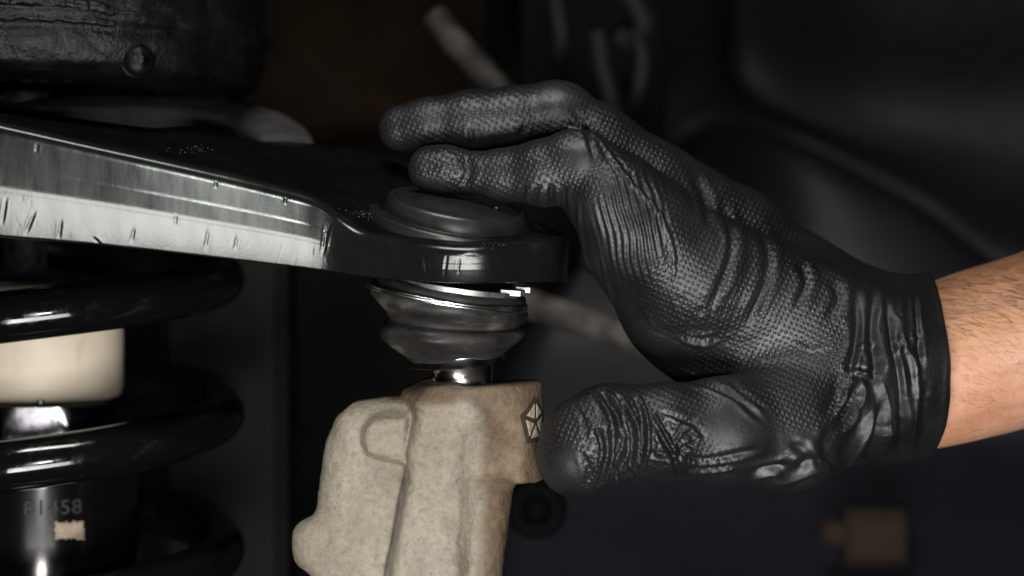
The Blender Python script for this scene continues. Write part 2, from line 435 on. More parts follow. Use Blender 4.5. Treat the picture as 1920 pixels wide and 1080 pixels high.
def bumpy_rod(name, pts, rad, mat, label, cat, nz=.6, ends=None):
    path = catmull([P(*p) for p in pts], 10)
    rr = np.full(len(path), rad)+np.array([mnoise.noise(Vector(p/9)) for p in path])*nz
    V, F = tube(path, rr, 20)
    o = mesh_obj(name, V, F, mat); tag(o, label, cat); return o
rod = bumpy_rod('link_rod', [(815, 30, 170), (850, 75, 165), (905, 135, 158), (960, 195, 150), (1010, 250, 145)], 5.2, M['alu'], 'pale weathered metal rod slanting down behind the gloved fingers', 'rod')
hose = bumpy_rod('brake_pipe', [(960, 560, 120), (1040, 585, 118), (1120, 610, 114), (1230, 650, 110), (1330, 690, 105)], 5.6, M['alu'], 'blurred pale pipe slanting behind the ball joint and the palm', 'pipe')
root = empty('wiring_bracket', P(1130, 100, 230)); tag(root, 'dark bracket with hanging hooks blurred above the gloved knuckles', 'bracket')
V, F = tube(catmull([P(1035, -60, 220), P(1045, 20, 220), P(1052, 70, 218), P(1048, 105, 222)], 8), 3.6, 14); mesh_obj('hook', V, F, M['hook'], root)
V, F = tube(catmull([P(1120, 60, 220), P(1130, 130, 218), P(1150, 200, 215), P(1165, 235, 222)], 8), 4.2, 14); mesh_obj('hook', V, F, M['hook'], root)
V, F = tube(catmull([P(1190, 60, 220), P(1205, 110, 214), P(1198, 170, 214), P(1190, 215, 222)], 8), 3.6, 14); mesh_obj('hook', V, F, M['hook'], root)
V, F = tube(catmull([P(1160, -40, 225), P(1190, 10, 220), P(1208, 45, 220), P(1190, 80, 225), P(1160, 70, 228)], 8), 5, 14); mesh_obj('clamp', V, F, M['hook'], root)
b = box_between('plate', P(1110, -120, 250), P(1110, 260, 250), 10, 62, M['frame'], 2); b.parent = root; b.location = -root.location
# dark round bushing hanging low, brown clip at lower right
root = empty('dark_bushing', P(1005, 950, 120)); tag(root, 'black round rubber bushing in the shadow below the thumb tip', 'bushing')
e1, e2, n_ = np.array([1., 0, 0]), np.array([0, 0, 1.]), np.array([0, -1., 0])
c0 = P(1005, 950, 120)
V, F = rings([(c0-n_*14, 5, e1, e2), (c0-n_*14, 10, e1, e2), (c0-n_*10, 11, e1, e2), (c0+n_*8, 11, e1, e2), (c0+n_*11, 9.5, e1, e2), (c0+n_*11, 5, e1, e2), (c0+n_*7, 4.5, e1, e2)], 40)
mesh_obj('sleeve', V, F, M['soot'], root)
root = empty('brown_grommet', P(1625, 1000, 255)); tag(root, 'brown rubber grommet block blurred at the lower right', 'grommet')
o = box_between('block', P(1580, 1005, 255), P(1690, 1005, 255), 18, 24, M['brown'], 4); o.parent = root; o.location = -root.location
V, F = tube([P(1590, 1000, 250), P(1565, 1000, 250), P(1540, 995, 250)], [6.5, 6, 5], 20); mesh_obj('plug', V, F, M['brown'], root)
o = box_between('clip', P(1692, 950, 258), P(1692, 1060, 258), 16, 4, M['frame'], 1); o.parent = root; o.location = -root.location

# ================================================================== SPRING BUCKET (top left)
AX, AY = 75, 62          # shock axis: photo column and depth
bx_c = P(AX, 0, AY)
root = empty('spring_bucket', P(AX, 170, AY)); tag(root, 'black undercoated spring bucket with weld seam above the control arm', 'spring bucket')
def bucket_row(py, r): c = P(AX, py, AY); return (c, r, np.array([1., 0, 0]), np.array([0, 1., 0]))
prof = [(-260, 73), (-100, 73.5), (20, 74), (60, 75), (75, 76.5), (88, 76), (100, 74.5), (120, 74.5), (140, 73.5), (158, 72), (168, 69), (174, 64), (175, 40)]
rows = [bucket_row(q[0], q[1]) for q in catmull(prof, 5)]
V, F = rings(rows, 160); V = np.array(V)
nn = V-np.array([bx_c[0], bx_c[1], 0]); nn[:, 2] = 0; L = np.linalg.norm(nn, axis=1)[:, None]
V = V+nn/L*(fnoise(V, 11, 1)*1.1+fnoise(V, 4, 2)*.5)[:, None]
mesh_obj('shell', V, F, M['undercoat'], root)
# weld seam: two irregular beads following the shell
for py0, py1, rb, nm in ((60, 84, 1.9, 'weld_bead'), (88, 100, 1.2, 'weld_bead')):
    pts, rad = [], []
    for i in range(120):
        t = i/119; ang = R(-120+t*60) ; rr = 75.6
        pz = py1+(py0-py1)*math.sin(t*2.6)
        c = P(AX, pz, AY); j = mnoise.noise(Vector((t*22, py0, 0)))
        pts.append(c+np.array([math.cos(ang)*(rr+j*.5), math.sin(ang)*(rr+j*.5), j*1.3])); rad.append(rb*(1+.35*mnoise.noise(Vector((t*60, 3, py0)))))
    V, F = tube(pts, rad, 12); mesh_obj(nm, V, F, M['undercoat'], root)
# bolt head bulge
c = np.array(P(AX, 152, AY))+np.array([math.cos(R(-53))*73, math.sin(R(-53))*73, 0])
e1, e2, n_ = np.array([math.sin(R(53)), math.cos(R(53)), 0]), np.array([0, 0, 1.]), np.array([math.cos(R(-53)), math.sin(R(-53)), 0])
V, F = rings([(c-n_*2, 5, e1, e2), (c+n_*1.2, 4.8, e1, e2), (c+n_*2.6, 4, e1, e2), (c+n_*3.6, 2.2, e1, e2), (c+n_*3.9, .3, e1, e2)], 24)
V = np.array(V); V += fnoise(V, 3, 5)[:, None]*.7*n_
mesh_obj('bolt_head', V, F, M['undercoat'], root)

# ================================================================== COIL SPRING
WIRE, RM, PITCH = 8.0, 60., 270*S*1.04
pts = []
z_front = 588      # photo row of a coil at the front centre
zc = P(AX, z_front, AY-RM)[2]
for i in range(0, 4*96+1):
    th = -math.pi/2+(i/96-1.15)*2*math.pi          # th=-90deg is the front
    z = zc+PITCH*((th+math.pi/2)/(2*math.pi))
    pts.append(np.array([bx_c[0]+RM*math.cos(th), AY+RM*math.sin(th), z-PITCH*1.0-1.5]))
V, F = tube(pts, WIRE, 28); V = np.array(V)
coil = mesh_obj('coil_spring', V, F, M['enamel']); tag(coil, 'thick glossy black coil spring wound round the shock absorber', 'coil spring')
origin_top(coil, pts[0])

# ================================================================== SHOCK ABSORBER
root = empty('shock_absorber', P(AX, 1300, AY)); tag(root, 'shock absorber with chrome rod, beige sleeve and black body inside the coil', 'shock absorber')
X1, Y1 = np.array([1., 0, 0]), np.array([0, 1., 0])
kA = (D+AY)/D
def arow(py, rpx): return (P(AX, py, AY), rpx*S*kA, X1, Y1)
V, F = rings([(P(48, 150, AY), 7., X1, Y1), (P(48, 535, AY), 7., X1, Y1)], 48); mesh_obj('piston_rod', V, F, M['zinc'], root)
V, F = rings([arow(528, 30), arow(529, 120), arow(532, 140), arow(538, 150), arow(548, 154), arow(720, 154), arow(735, 151), arow(743, 144), arow(748, 130), arow(749, 40)], 96)
o = mesh_obj('bump_stop_sleeve', V, F, M['beige'], root); sharp(o, 50)
# hex nut with chamfered corners
V = []; rowsn = [(751, .80), (757, .96), (768, 1), (830, 1), (845, .92)]
NS = 72
for ri, (py, f) in enumerate(rowsn):
    c = P(AX, py, AY)
    for k in range(NS):
        a_ = 2*math.pi*k/NS; seg = (a_ % (math.pi/3))-math.pi/6
        rh = 150*S*kA*math.cos(math.pi/6)/math.cos(seg)
        rr = min(rh, 143*S*kA)*f if ri in (2, 3) else min(rh, (143*f)*S*kA)
        a2_ = a_+R(11); V.append(c+rr*(math.cos(a2_)*X1+math.sin(a2_)*Y1))
F = grid_faces(len(rowsn), NS, wrap_n=True)+[tuple(range(NS)), tuple(range((len(rowsn)-1)*NS, len(rowsn)*NS))[::-1]]
o = mesh_obj('hex_nut', V, F, M['nut'], root); sharp(o, 25)
V, F = rings([arow(846, 150), arow(850, 176), arow(862, 182), (P(AX, 900, AY), 182*S*kA, X1, Y1), arow(1000, 186), arow(1400, 186)], 96)
body = mesh_obj('body', V, F, M['body'], root)
# small threaded stub by the nut
c = P(76, 752, AY-24); V, F = tube([c+np.array([0, 0, 1.6]), c-np.array([0, 0, 2.])], [1.3, 1.5], 14); mesh_obj('lock_screw', V, F, M['zinc'], root)
# stamped number on the body
def text_mesh(s, size, extr):
    cu = bpy.data.curves.new('t', 'FONT'); cu.body = s; cu.size = size; cu.extrude = extr; cu.align_x = 'CENTER'; cu.align_y = 'CENTER'; cu.space_character = 1.15
    cu.bevel_depth = extr*.35
    o = bpy.data.objects.new('t', cu); col.objects.link(o); dg = bpy.context.evaluated_depsgraph_get()
    me = bpy.data.meshes.new_from_object(o.evaluated_get(dg)); bpy.data.objects.remove(o)
    v = np.empty(len(me.vertices)*3); me.vertices.foreach_get('co', v); f = [list(p.vertices) for p in me.polygons]
    return v.reshape(-1, 3), f
tv, tf = text_mesh('81458', 6.6, .25)
def wrap(px0, py0, dx, dz, dr, rad):
    """unroll coordinates (mm) round the shock body"""
    a0 = 0.
    for _ in range(12):
        yy = AY-rad*math.cos(a0); a0 = math.asin((P(px0, py0, yy)[0]-P(AX, py0, AY)[0])/rad)
    c = np.array([P(AX, py0, AY)[0], 0, P(px0, py0, yy)[2]])
    a_ = a0+np.asarray(dx)/rad
    return np.stack([c[0]+(rad+dr)*np.sin(a_), AY-(rad+dr)*np.cos(a_), c[2]+np.asarray(dz)], -1)
RB = 186.3*S*kA
V = wrap(100, 953, tv[:, 0], tv[:, 1], tv[:, 2], RB-.05)
mesh_obj('embossed_number', V, tf, M['hook'], body, smooth=False)
# scrap of masking tape with torn edges
nx, nz = 14, 9; V = []
for j in range(nz):
    for i in range(nx):
        x = (i/(nx-1)-.5)*9.6; z = (j/(nz-1)-.5)*5.4
        if i in (0, nx-1): x += random.uniform(-.45, .45)
        if j in (0, nz-1): z += random.uniform(-.5, .5)
        V.append(wrap(131, 994, x, z-.06*x, .12+.12*random.random()+(.5 if j == 0 and i > 8 else 0), RB))
o = mesh_obj('tape_scrap', V, grid_faces(nz, nx), M['tape'], body); s = o.modifiers.new('t', 'SOLIDIFY'); s.thickness = .00015
tag(o, 'torn beige scrap of tape')

# ================================================================== CONTROL ARM
front = [(-420, 150, -44), (-150, 205, -37), (0, 238, -33), (200, 283, -28), (400, 328, -23), (540, 362, -19), (598, 382, -18), (636, 414, -18), (675, 442, -20), (735, 458, -25), (800, 466, -30),
         (862, 470, -32), (925, 468, -30.5), (985, 462, -25), (1030, 456, -16), (1056, 450, -7), (1068, 446, 2)]
bottom = [(-420, 420, -44), (-150, 436, -37), (0, 448, -33), (200, 466, -28), (400, 490, -23), (540, 507, -19), (598, 514, -18), (636, 518, -18), (675, 523, -20), (735, 528, -24), (800, 531, -29),
          (862, 532, -31), (925, 531, -29.5), (985, 530, -24), (1030, 529, -15.5), (1056, 528, -7), (1066, 527, 2)]
back = [(-420, 120, 24), (-150, 175, 24), (0, 198, 24), (200, 228, 24), (400, 252, 24), (490, 263, 26), (560, 267, 32), (620, 270, 36), (680, 274, 38), (735, 290, 38), (800, 322, 36),
        (862, 352, 33), (925, 376, 30), (985, 402, 24), (1030, 424, 16), (1056, 438, 9), (1066, 444, 4)]
NI = 40
front = [(x, y-8, Y_) for x, y, Y_ in front]
FR = catmull([P(*p) for p in front], NI); BT = catmull([P(*p) for p in bottom], NI); BK = catmull([P(*p) for p in back], NI)
root = empty('control_arm', P(862, 480, 0)); tag(root, 'black steel control arm with a dull grey reflecting side wall, running in from the left', 'control arm')
ns = len(FR); rowsV = []
wl_ = lambda L_, f_: (L_-f_)/26.
FIL, TH = 2.6, 4.0
for i in range(ns):
    f, b_, k = FR[i], BT[i], BK[i]
    inw = k-f; inw /= max(np.linalg.norm(inw), 1e-6)
    dn = b_-f; Lw = np.linalg.norm(dn); dn /= Lw
    fil = min(FIL, np.linalg.norm(k-f)*.4)
    prof = []
    for t in (1., .8, .6, .4, .22): # back -> front on the top
        s0 = f+inw*fil; prof.append(s0+(k-s0)*t)
    for q in range(9):          # fillet
        a_ = q/8*math.pi/2; prof.append(f+inw*fil*(1-math.sin(a_))+dn*fil*(1-math.cos(a_)))
    NW = 48
    for q in range(1, NW+1):    # wall with a slight belly, tucked in at the bottom
        t = q/NW; tb = max(0., t-.5); t0 = min(t, .05)
        bel = wl_(Lw, fil)*(-4.0*(t0*t0/.1+max(0., t-.05))-2.4*tb*min(1, tb/.08)-1.8*tb*tb)+.05*float(sstep(.3, .33, t))
        p = f+dn*(fil+(Lw-fil)*t)-inw*bel
        prof.append(p)
    e = prof[-1]; th = min(TH, np.linalg.norm(k-f)*.3)
    prof.append(e+inw*.5+dn*.5); prof.append(e+inw*th*.9+dn*.4); prof.append(e+inw*th)
    prof.append(f+inw*(th+1)+dn*(Lw*.4)); prof.append(f+inw*(th+2)+dn*(fil+1.5))
    prof.append(k-inw*1.+dn*(fil+1.0)); prof.append(k+dn*(fil-.5))
    rowsV.append(prof)
rowsV = np.array(rowsV); mm, kk = rowsV.shape[:2]
F = grid_faces(mm, kk, wrap_n=True)+[tuple(range(kk)), tuple(range((mm-1)*kk, mm*kk))[::-1]]
armb = mesh_obj('arm_body', rowsV.reshape(-1, 3), [f[::-1] for f in F], M['arm'], root)
armb.data.materials.append(M['arm_top'])
for p in armb.data.polygons:
    j = min((v % kk) for v in p.vertices)
    if (j < 5 or j >= kk-2) and len(p.vertices) == 4: p.material_index = 1
bake_subsurf(armb, 1)
v, nn = get_vn(armb); wv = v*1000+np.array(root.location)*1000; q = toPx(wv)
if nn[(q[:, 0] > 100) & (q[:, 0] < 500) & (q[:, 1] > 400) & (wv[:, 1] < -22)][:, 1].mean() > 0: armb.data.flip_normals(); nn = -nn
ff = sstep(.1, .5, -nn[:, 1])
disp = fnoise(wv*np.array([1, 1, .35]), 20, 1)*.2+fnoise(wv*np.array([1, 1, .2]), 5.5, 2)*.035+fnoise(wv*np.array([1, 1, .25]), 2.2, 9)*.008
rs = random.Random(5)
nicks = [((66, 395), (48, 440)), ((252, 425), (246, 455)), ((392, 425), (384, 470)), ((618, 420), (605, 478)), ((612, 420), (608, 470)), ((115, 410), (110, 450)), ((70, 270), (68, 285)), ((405, 340), (404, 352)),
         ((535, 370), (535, 382)), ((445, 440), (440, 470)), ((330, 400), (328, 425)), ((12, 370), (4, 420)), ((175, 445), (190, 462)), ((795, 475), (800, 520)), ((838, 478), (832, 522)), ((862, 480), (858, 515)), ((780, 485), (782, 510)), ((868, 478), (900, 478)), ((700, 480), (704, 500))]
for _ in range(60):
    x = rs.uniform(0, 640); y = 330+x*.17+rs.uniform(0, 90); L = rs.uniform(6, 22); nicks.append(((x, y), (x-L*.12, y+L)))
for i, ln in enumerate(nicks):
    wd = 2.6 if i < 19 else 2.; am = (.1 if i < 19 else .016)
    ix, d, t = poly_dist_box(q, ln, 16)
    disp[ix] += ff[ix]*np.minimum(1, np.minimum(t, 1-t)*3+.1)*(-am*np.exp(-(d/wd)**2)+am*.3*np.exp(-((d-wd*2)/wd)**2))
disp *= sstep(-1, .4, -nn[:, 1])
set_v(armb, v+nn*(disp*.001)[:, None])
# flange round the far side of the opening
oute = [(-60, 208, 26), (20, 196, 45), (120, 181, 66), (220, 172, 78), (300, 169, 84), (380, 173, 84), (450, 187, 76), (510, 204, 64), (555, 228, 52), (580, 250, 42), (590, 268, 36)]
inne = [(-40, 214, 20), (60, 206, 34), (130, 204, 50), (220, 203, 60), (300, 204, 66), (370, 211, 66), (425, 221, 60), (455, 232, 50), (475, 243, 42), (486, 254, 34), (488, 267, 30)]
A_, B_ = catmull([P(*p) for p in oute], 8), catmull([P(*p) for p in inne], 8)
rowsV = np.array([[o_+(i_-o_)*t+np.array([0, 0, 1.2*math.sin(t*math.pi)]) for t in (0, .12, .3, .5, .7, .88, 1)]+[i_+np.array([0, 1.5, -7])] for o_, i_ in zip(A_, B_)])
V = rowsV.reshape(-1, 3); V = V+np.array([0, 0, 1.])*(fnoise(V, 7, 4)*.35)[:, None]
o = mesh_obj('opening_flange', V, grid_faces(rowsV.shape[0], rowsV.shape[1]), M['dusty'], root)
s = o.modifiers.new('t', 'SOLIDIFY'); s.thickness = .003; s.offset = -1
# far leg of the arm that the flange belongs to
leg = [(P(590, 285, 34)), P(560, 262, 60), P(440, 225, 92), P(250, 215, 100), P(40, 215, 96), P(-300, 190, 80)]
path = catmull(leg, 8); V = []
for i, p in enumerate(path):
    for dx, dz in ((-5, 0), (5, 0), (7, -3), (7, -14), (-7, -14), (-7, -3)): V.append(p+np.array([0, dx, dz-2]))
o = mesh_obj('far_leg', V, grid_faces(len(path), 6, wrap_n=True)+[tuple(range(6)), tuple(range((len(path)-1)*6, len(path)*6))[::-1]], M['arm_top'], root)
# sand caught beside the cap
V, F = [], []
def speck(c, r):
    b0 = len(V)
    for d_ in ((1, 0, 0), (-1, 0, 0), (0, 1, 0), (0, -1, 0), (0, 0, 1), (0, 0, -1)): V.append(np.array(c)+np.array(d_)*r*np.random.uniform(.6, 1.3))
    for t in ((0, 2, 4), (2, 1, 4), (1, 3, 4), (3, 0, 4), (2, 0, 5), (1, 2, 5), (3, 1, 5), (0, 3, 5)): F.append(tuple(b0+k for k in t))
from mathutils.bvhtree import BVHTree
def bvh(o):
    me = o.data; off = np.array(o.parent.location if o.parent else o.location)
    return BVHTree.FromPolygons([(Vector(v_.co)+Vector(off))*1000 for v_ in me.vertices], [list(p.vertices) for p in me.polygons])
cpos = Vector((0, -D, 0))
def hit(tree, px, py):
    d = (Vector(P(px, py, 0))-cpos).normalized(); return tree.ray_cast(cpos, d)
tr = bvh(armb)
for i in range(260):
    g = rs.random()
    if i < 150: x = rs.gauss(725, 28); y = 402+(x-690)*.13+rs.gauss(0, 4)
    elif i < 190: x = rs.gauss(365, 18); y = rs.gauss(280, 5)
    elif i < 205: x = rs.gauss(925, 12); y = rs.gauss(457, 5)
    else: x = rs.gauss(740, 45); y = 400+(x-690)*.15+rs.gauss(0, 5)
    h = hit(tr, x, y)
    if h[0] is None: continue
    speck(np.array(h[0])+np.array(h[1])*.05, rs.uniform(.05, .17))
o = mesh_obj('sand_grains', V, F, M['sand'], root, smooth=False); tag(o, kind='stuff')

# ================================================================== BALL JOINT
e1, e2, up = frame(9.5, 13.5)
cc = P(862, 424, 0)
root = empty('ball_joint', cc); tag(root, 'ball joint with black cap, ribbed rubber boot and bright stud in the arm end', 'ball joint')
prof = [(-9, 27.2), (.8, 27.6), (1.8, 27.4), (2.3, 26.9), (2.5, 26.2), (2.55, 24.6), (2.0, 24.2), (1.9, 23.2), (2.4, 22.6), (4.6, 22.0), (6.2, 21.3), (6.9, 20.6), (7.15, 19.9), (7.1, 19.2), (6.7, 18.8), (6.6, 17.5), (6.8, 16.9), (7.3, 15), (8.1, 9), (8.4, 0.6)]
prof = catmull(prof, 3)
offc = lambda h: e1*(-.25*max(h, 0))
V, F = rings([(cc+up*h+offc(h), r, e1, e2) for h, r in prof], 128)
cap = mesh_obj('cap', V, F, M['cap'], root); sharp(cap, 60)
h = hit(bvh(cap), 930, 390)
V, F = [], []
if h[0] is not None: speck(np.array(h[0])+np.array(h[1])*.05, .55)
if V: mesh_obj('paint_dot', V, F, M['yellow'], root)
# housing below the arm (short steel barrel)
def brow(cx, cy, rp, roll, pitch=5, Y=0):
    a1, a2, u = frame(roll, pitch); return (P(cx, cy, Y), rp*S, a1, a2)
V, F = rings([brow(848, 470, 120, 9), brow(846, 540, 122, 9), brow(846, 544, 110, 9)], 64); mesh_obj('housing', V, F, M['arm_top'], root)
bp = [(842, 528, 128, 9.5), (842, 533, 142, 9.5), (841, 541, 147, 9.5), (840, 550, 147, 9.5), (840, 560, 149.5, 9), (841, 570, 149, 8.5), (843, 580, 143, 8), (846, 589, 134, 7), (848, 596, 126, 5.5), (848, 602, 122.5, 4),
      (847, 606, 124, 3), (846, 611, 131, 2), (845.5, 617, 134, 1.4), (845, 625, 134.5, 1), (845, 632, 131, .5), (847, 642, 121, -.5), (850, 652, 108, -2), (853, 660, 97, -3), (855, 666, 90, -3.6), (856, 672, 84, -4), (857, 680, 60, -4)]
bpp = catmull(bp, 5)
V, F = rings([brow(*q_) for q_ in bpp], 128); V = np.array(V)
cB = P(846, 600, 0); rad = V-cB; rad[:, 2] = 0; rad /= np.linalg.norm(rad, axis=1)[:, None]+1e-9
ang = np.arctan2(rad[:, 1], rad[:, 0])
V = V+rad*(fnoise(V, 12, 3)*.8+fnoise(V*np.array([1, 1, 2.5]), 3.5, 6)*.16)[:, None]
boot = mesh_obj('rubber_boot', V, F, M['rubber'], root)
# creased fold lines on the boot
def ring_path(cx, cy, rp, roll, pitch, a0, a1, n=90, Y=0):
    c, r, x, y = brow(cx, cy, rp, roll, pitch, Y)
    return [c+r*(math.cos(a_)*x+math.sin(a_)*y) for a_ in np.linspace(R(a0), R(a1), n)]
for k, (cy, rp) in enumerate(((556, 151), (551.5, 150.2))):
    V, F = tube(ring_path(838, cy-1, rp, 9, 5.5, -200, 40, 110), .62, 10); mesh_obj('boot_clamp_wire', V, F, M['wire'], root)
# flat snap ring with two end tabs
path = ring_path(858, 530, 140, 8, 6, -170, -38, 70); V = []
for i, p in enumerate(path):
    c, r, x, y = brow(858, 530, 140, 8, 6); rd = (p-c)/np.linalg.norm(p-c); u = frame(8, 6)[2]
    for a_, b_ in ((0, .75), (-2.2, .75), (-2.2, -.75), (0, -.75)): V.append(p+rd*(a_+1)+u*b_)
F = grid_faces(len(path), 4, wrap_n=True)+[(0, 1, 2, 3), tuple(range(len(V)-4, len(V)))[::-1]]
o = mesh_obj('snap_ring', V, F, M['zinc'], root, smooth=False)
def tab(px, py, Y, L, wd):
    c = P(px, py, Y); x, y, u = frame(4, 8); V = []
    for s in (-1, 1):
        for a_, b_ in ((-L, -wd), (L*.6, -wd), (L, -wd*.5), (L, wd*.5), (L*.6, wd), (-L, wd)): V.append(c+x*a_+y*b_+u*s*.75)
    t_ = mesh_obj('ring_tab', V, [tuple(range(6))[::-1], tuple(range(6, 12))]+[(i, (i+1) % 6, 6+(i+1) % 6, 6+i) for i in range(6)], M['zinc'], o.parent, smooth=False)
    t_.parent = o
    t_.matrix_parent_inverse = Matrix.Identity(4)
tab(962, 548, -15, 3.6, 2.2); tab(984, 542, -8, 2.6, 2.0)
# lower washer and stud
x = [brow(856, 660, 80, -4, 5), brow(856, 663, 86, -4, 5), brow(856, 667, 86, -4, 5), brow(856, 679, 91, -4, 5), brow(856, 682, 89.5, -4, 5), brow(856, 682, 40, -4, 5)]
V, F = rings(x, 96); o = mesh_obj('lower_washer', V, F, M['washer'], root); sharp(o, 30)
V, F = tube(ring_path(856, 663, 87, -4, 5, 0, 360, 97), .55, 8); mesh_obj('boot_lip_wire', V, F, M['wire'], root)
V, F = rings([brow(864, 670, 59, 0, 0), brow(864, 712, 60, 0, 0), brow(864, 745, 60, 0, 0)], 64); mesh_obj('stud', V, F, M['chrome'], root)

# ================================================================== STEERING KNUCKLE
Y0 = -12
def pz(pts, Y=Y0): return [(P(x, y, Y)[0], P(x, y, Y)[2]) for x, y in pts]
hK = .62
lo = [P(530, 1190, -30)[0], -34, P(530, 1190, -30)[2]]; hi = [P(1050, 690, 30)[0], 34, P(1050, 690, 30)[2]]
G = grid(lo, hi, hK); X, Y, Z = G
main = poly2(X, Z, pz([(568, 1250), (572, 1090), (578, 1000), (588, 905), (602, 830), (622, 782), (655, 755), (720, 744), (800, 736), (900, 760), (950, 850), (945, 950), (934, 1010), (926, 1090), (924, 1250)]))
def extr(d2, y0, y1, r):
    d = np.abs(Y-(y0+y1)/2)-(y1-y0)/2
    a_, b_ = d2+r, d+r
    return np.minimum(np.maximum(a_, b_), 0)+np.sqrt(np.maximum(a_, 0)**2+np.maximum(b_, 0)**2)-r
f = extr(main+.8, -10, 22, 9)
rib = poly2(X, Z, pz([(762, 746), (800, 734), (858, 730), (890, 764), (893, 830), (885, 900), (880, 1000), (870, 1090), (862, 1250), (708, 1250), (722, 1080), (745, 950), (757, 900), (752, 850), (770, 790)], -20))
f = smin(f, extr(rib+2.2-.34*np.clip(Y+18, 0, 14), -18.3, 10, 2.2), 1.2)
flank = poly2(X, Z, pz([(850, 760), (900, 770), (945, 850), (962, 900), (948, 1000), (938, 1090), (936, 1250), (850, 1250)], -5))
f = smin(f, extr(flank+.6, -9, 18, 6), 8)
# socket boss: upright, slightly leaning cylinder
ca = P(905, 720, -2); cb = P(908, 893, -2); r = 112*S
rho = np.sqrt((X-(ca[0]+(cb[0]-ca[0])*(Z-ca[2])/(cb[2]-ca[2])))**2+((Y+2)*.92)**2)-r
ztop = Z-(ca[2]+(X-ca[0])*.055); zbot = (cb[2]-1)-Z
boss = smax(rho, smax(ztop, zbot-.0, 1.2), 1.6)
f = smin(f, boss, 4.5)
# raised inspection pad, left of the rib
pad = poly2(X, Z, pz([(768, 776), (720, 778), (694, 786), (678, 806), (674, 832), (686, 856), (720, 866), (750, 874), (768, 880)], -14))
f = smin(f, extr(pad+1.4-.4*np.clip(Y+14.6, 0, 6), -14.8, 0, .8), .5)
# lug at lower left, small nub on the boss
f = smin(f, cone(G, P(588, 1010, -4), P(590, 1034, -4), 6.4, 6.6), 3)
f = smin(f, cone(G, P(955, 815, -19), P(955, 818, -19), 1.3, 1.3), .5)
# core hollow on the right flank
f = smax(f, -(cone(G, P(912, 850, -24), P(906, 1010, -25), 9.5, 10.5)), 5)
# corner groove at the pad's lower end and the parting line
f = smax(f, -cone(G, P(742, 775, -15), P(768, 774, -15), .01, .01)+.7, .8)
f = smax(f, -(cone(G, P(757, 896, -14), P(736, 1000, -14), .55, .75)), .8)
f = smax(f, -(cone(G, P(736, 1000, -14), P(718, 1110, -14), .75, .85)), .8)
V, Fq = surface_nets(f, lo, hK)
root = mesh_obj('steering_knuckle', V, Fq, M['iron']); tag(root, 'sandy grey cast iron steering knuckle with rust stains and an emblem under the ball joint', 'steering knuckle')
kn_loc = P(760, 1080, 0)
for _ in range(1):
    m = root.modifiers.new('s', 'SMOOTH'); m.iterations = 4; m.factor = .5
    dg = bpy.context.evaluated_depsgraph_get(); me = bpy.data.meshes.new_from_object(root.evaluated_get(dg)); root.modifiers.clear(); root.data = me
v, nn = get_vn(root); wv = v*1000
disp = fnoise(wv, 9, 1)*.3+fnoise(wv, 3, 2)*.15+fnoise(wv, 1.4, 3)*.12
set_v(root, v+nn*(disp*.001)[:, None])
q = toPx(wv)
rust = sstep(865, 930, q[:, 0])*.9+sstep(800, 730, q[:, 1])*.6*sstep(690, 800, q[:, 0])+sstep(775, 740, q[:, 1])*.5*sstep(860, 760, q[:, 0])*sstep(640, 740, q[:, 0])
rust += .45*np.exp(-((q[:, 0]-722)/16)**2-((q[:, 1]-835)/14)**2)
rust += .5*np.exp(-((q[:, 0]-822)/40)**2-((q[:, 1]-745)/14)**2)
rust += .35*sstep(.2, -.4, nn[:, 2])*0
attr(root, 'rust', rust)
d1, _ = poly_dist(q, [(758, 896), (748, 930), (736, 1000), (726, 1050), (720, 1090)])
d2, _ = poly_dist(q, [(790, 742), (776, 760), (780, 776), (768, 790), (762, 850), (760, 885)])  # shading of the rib's left step edge, painted into the colour
front_ = sstep(.0, .4, -nn[:, 1])
crk = np.maximum(np.exp(-(d1/(3.2+1.6*fnoise(wv, 2.5, 8)))**2)*.8, np.exp(-(d2/4.5)**2)*.12)*front_
d3, _ = poly_dist(q, [(796, 736), (782, 748), (772, 764), (792, 772)]); crk = np.maximum(crk, .55*np.exp(-(d3/(5+2.5*fnoise(wv, 2.5, 4)))**2)*front_)
d4, _ = poly_dist(q, [(862, 736), (896, 760), (925, 790)]); crk = np.maximum(crk, .3*np.exp(-(d4/(8+3*fnoise(wv, 3, 5)))**2)*front_)
attr(root, 'crack', crk)
origin_top(root, kn_loc)
# emblem: five-pointed star in a pentagon, cast on the boss
kb = BVHTree.FromPolygons([Vector(x_)*1000 for x_ in (v+nn*(disp*.001)[:, None])], [list(map(int, x_)) for x_ in Fq])
ec = Vector(P(994, 790, -12)); ctr_axis = P(906, 790, -2)
er = Vector(((ec.x-ctr_axis[0]), -(112*S)*.55, 0)).normalized()
et = Vector((-er.y, er.x, 0)); ez = Vector((0, 0, 1))
def on_boss(u, w_, lift):
    """u across, w_ up (mm) on the boss skin"""
    o_ = ec+et*u+ez*w_; h_ = kb.ray_cast(o_+er*30, -er)
    p_ = h_[0] if h_[0] is not None else o_
    return np.array(p_+er*lift)
def star_pt(r_, k, off=0.): a_ = math.pi/2+k*2*math.pi/5+off; return (r_*math.cos(a_), r_*math.sin(a_))
RO = 7.6
emb = empty('emblem', kn_loc); emb.parent = root; emb.location = (0, 0, 0)
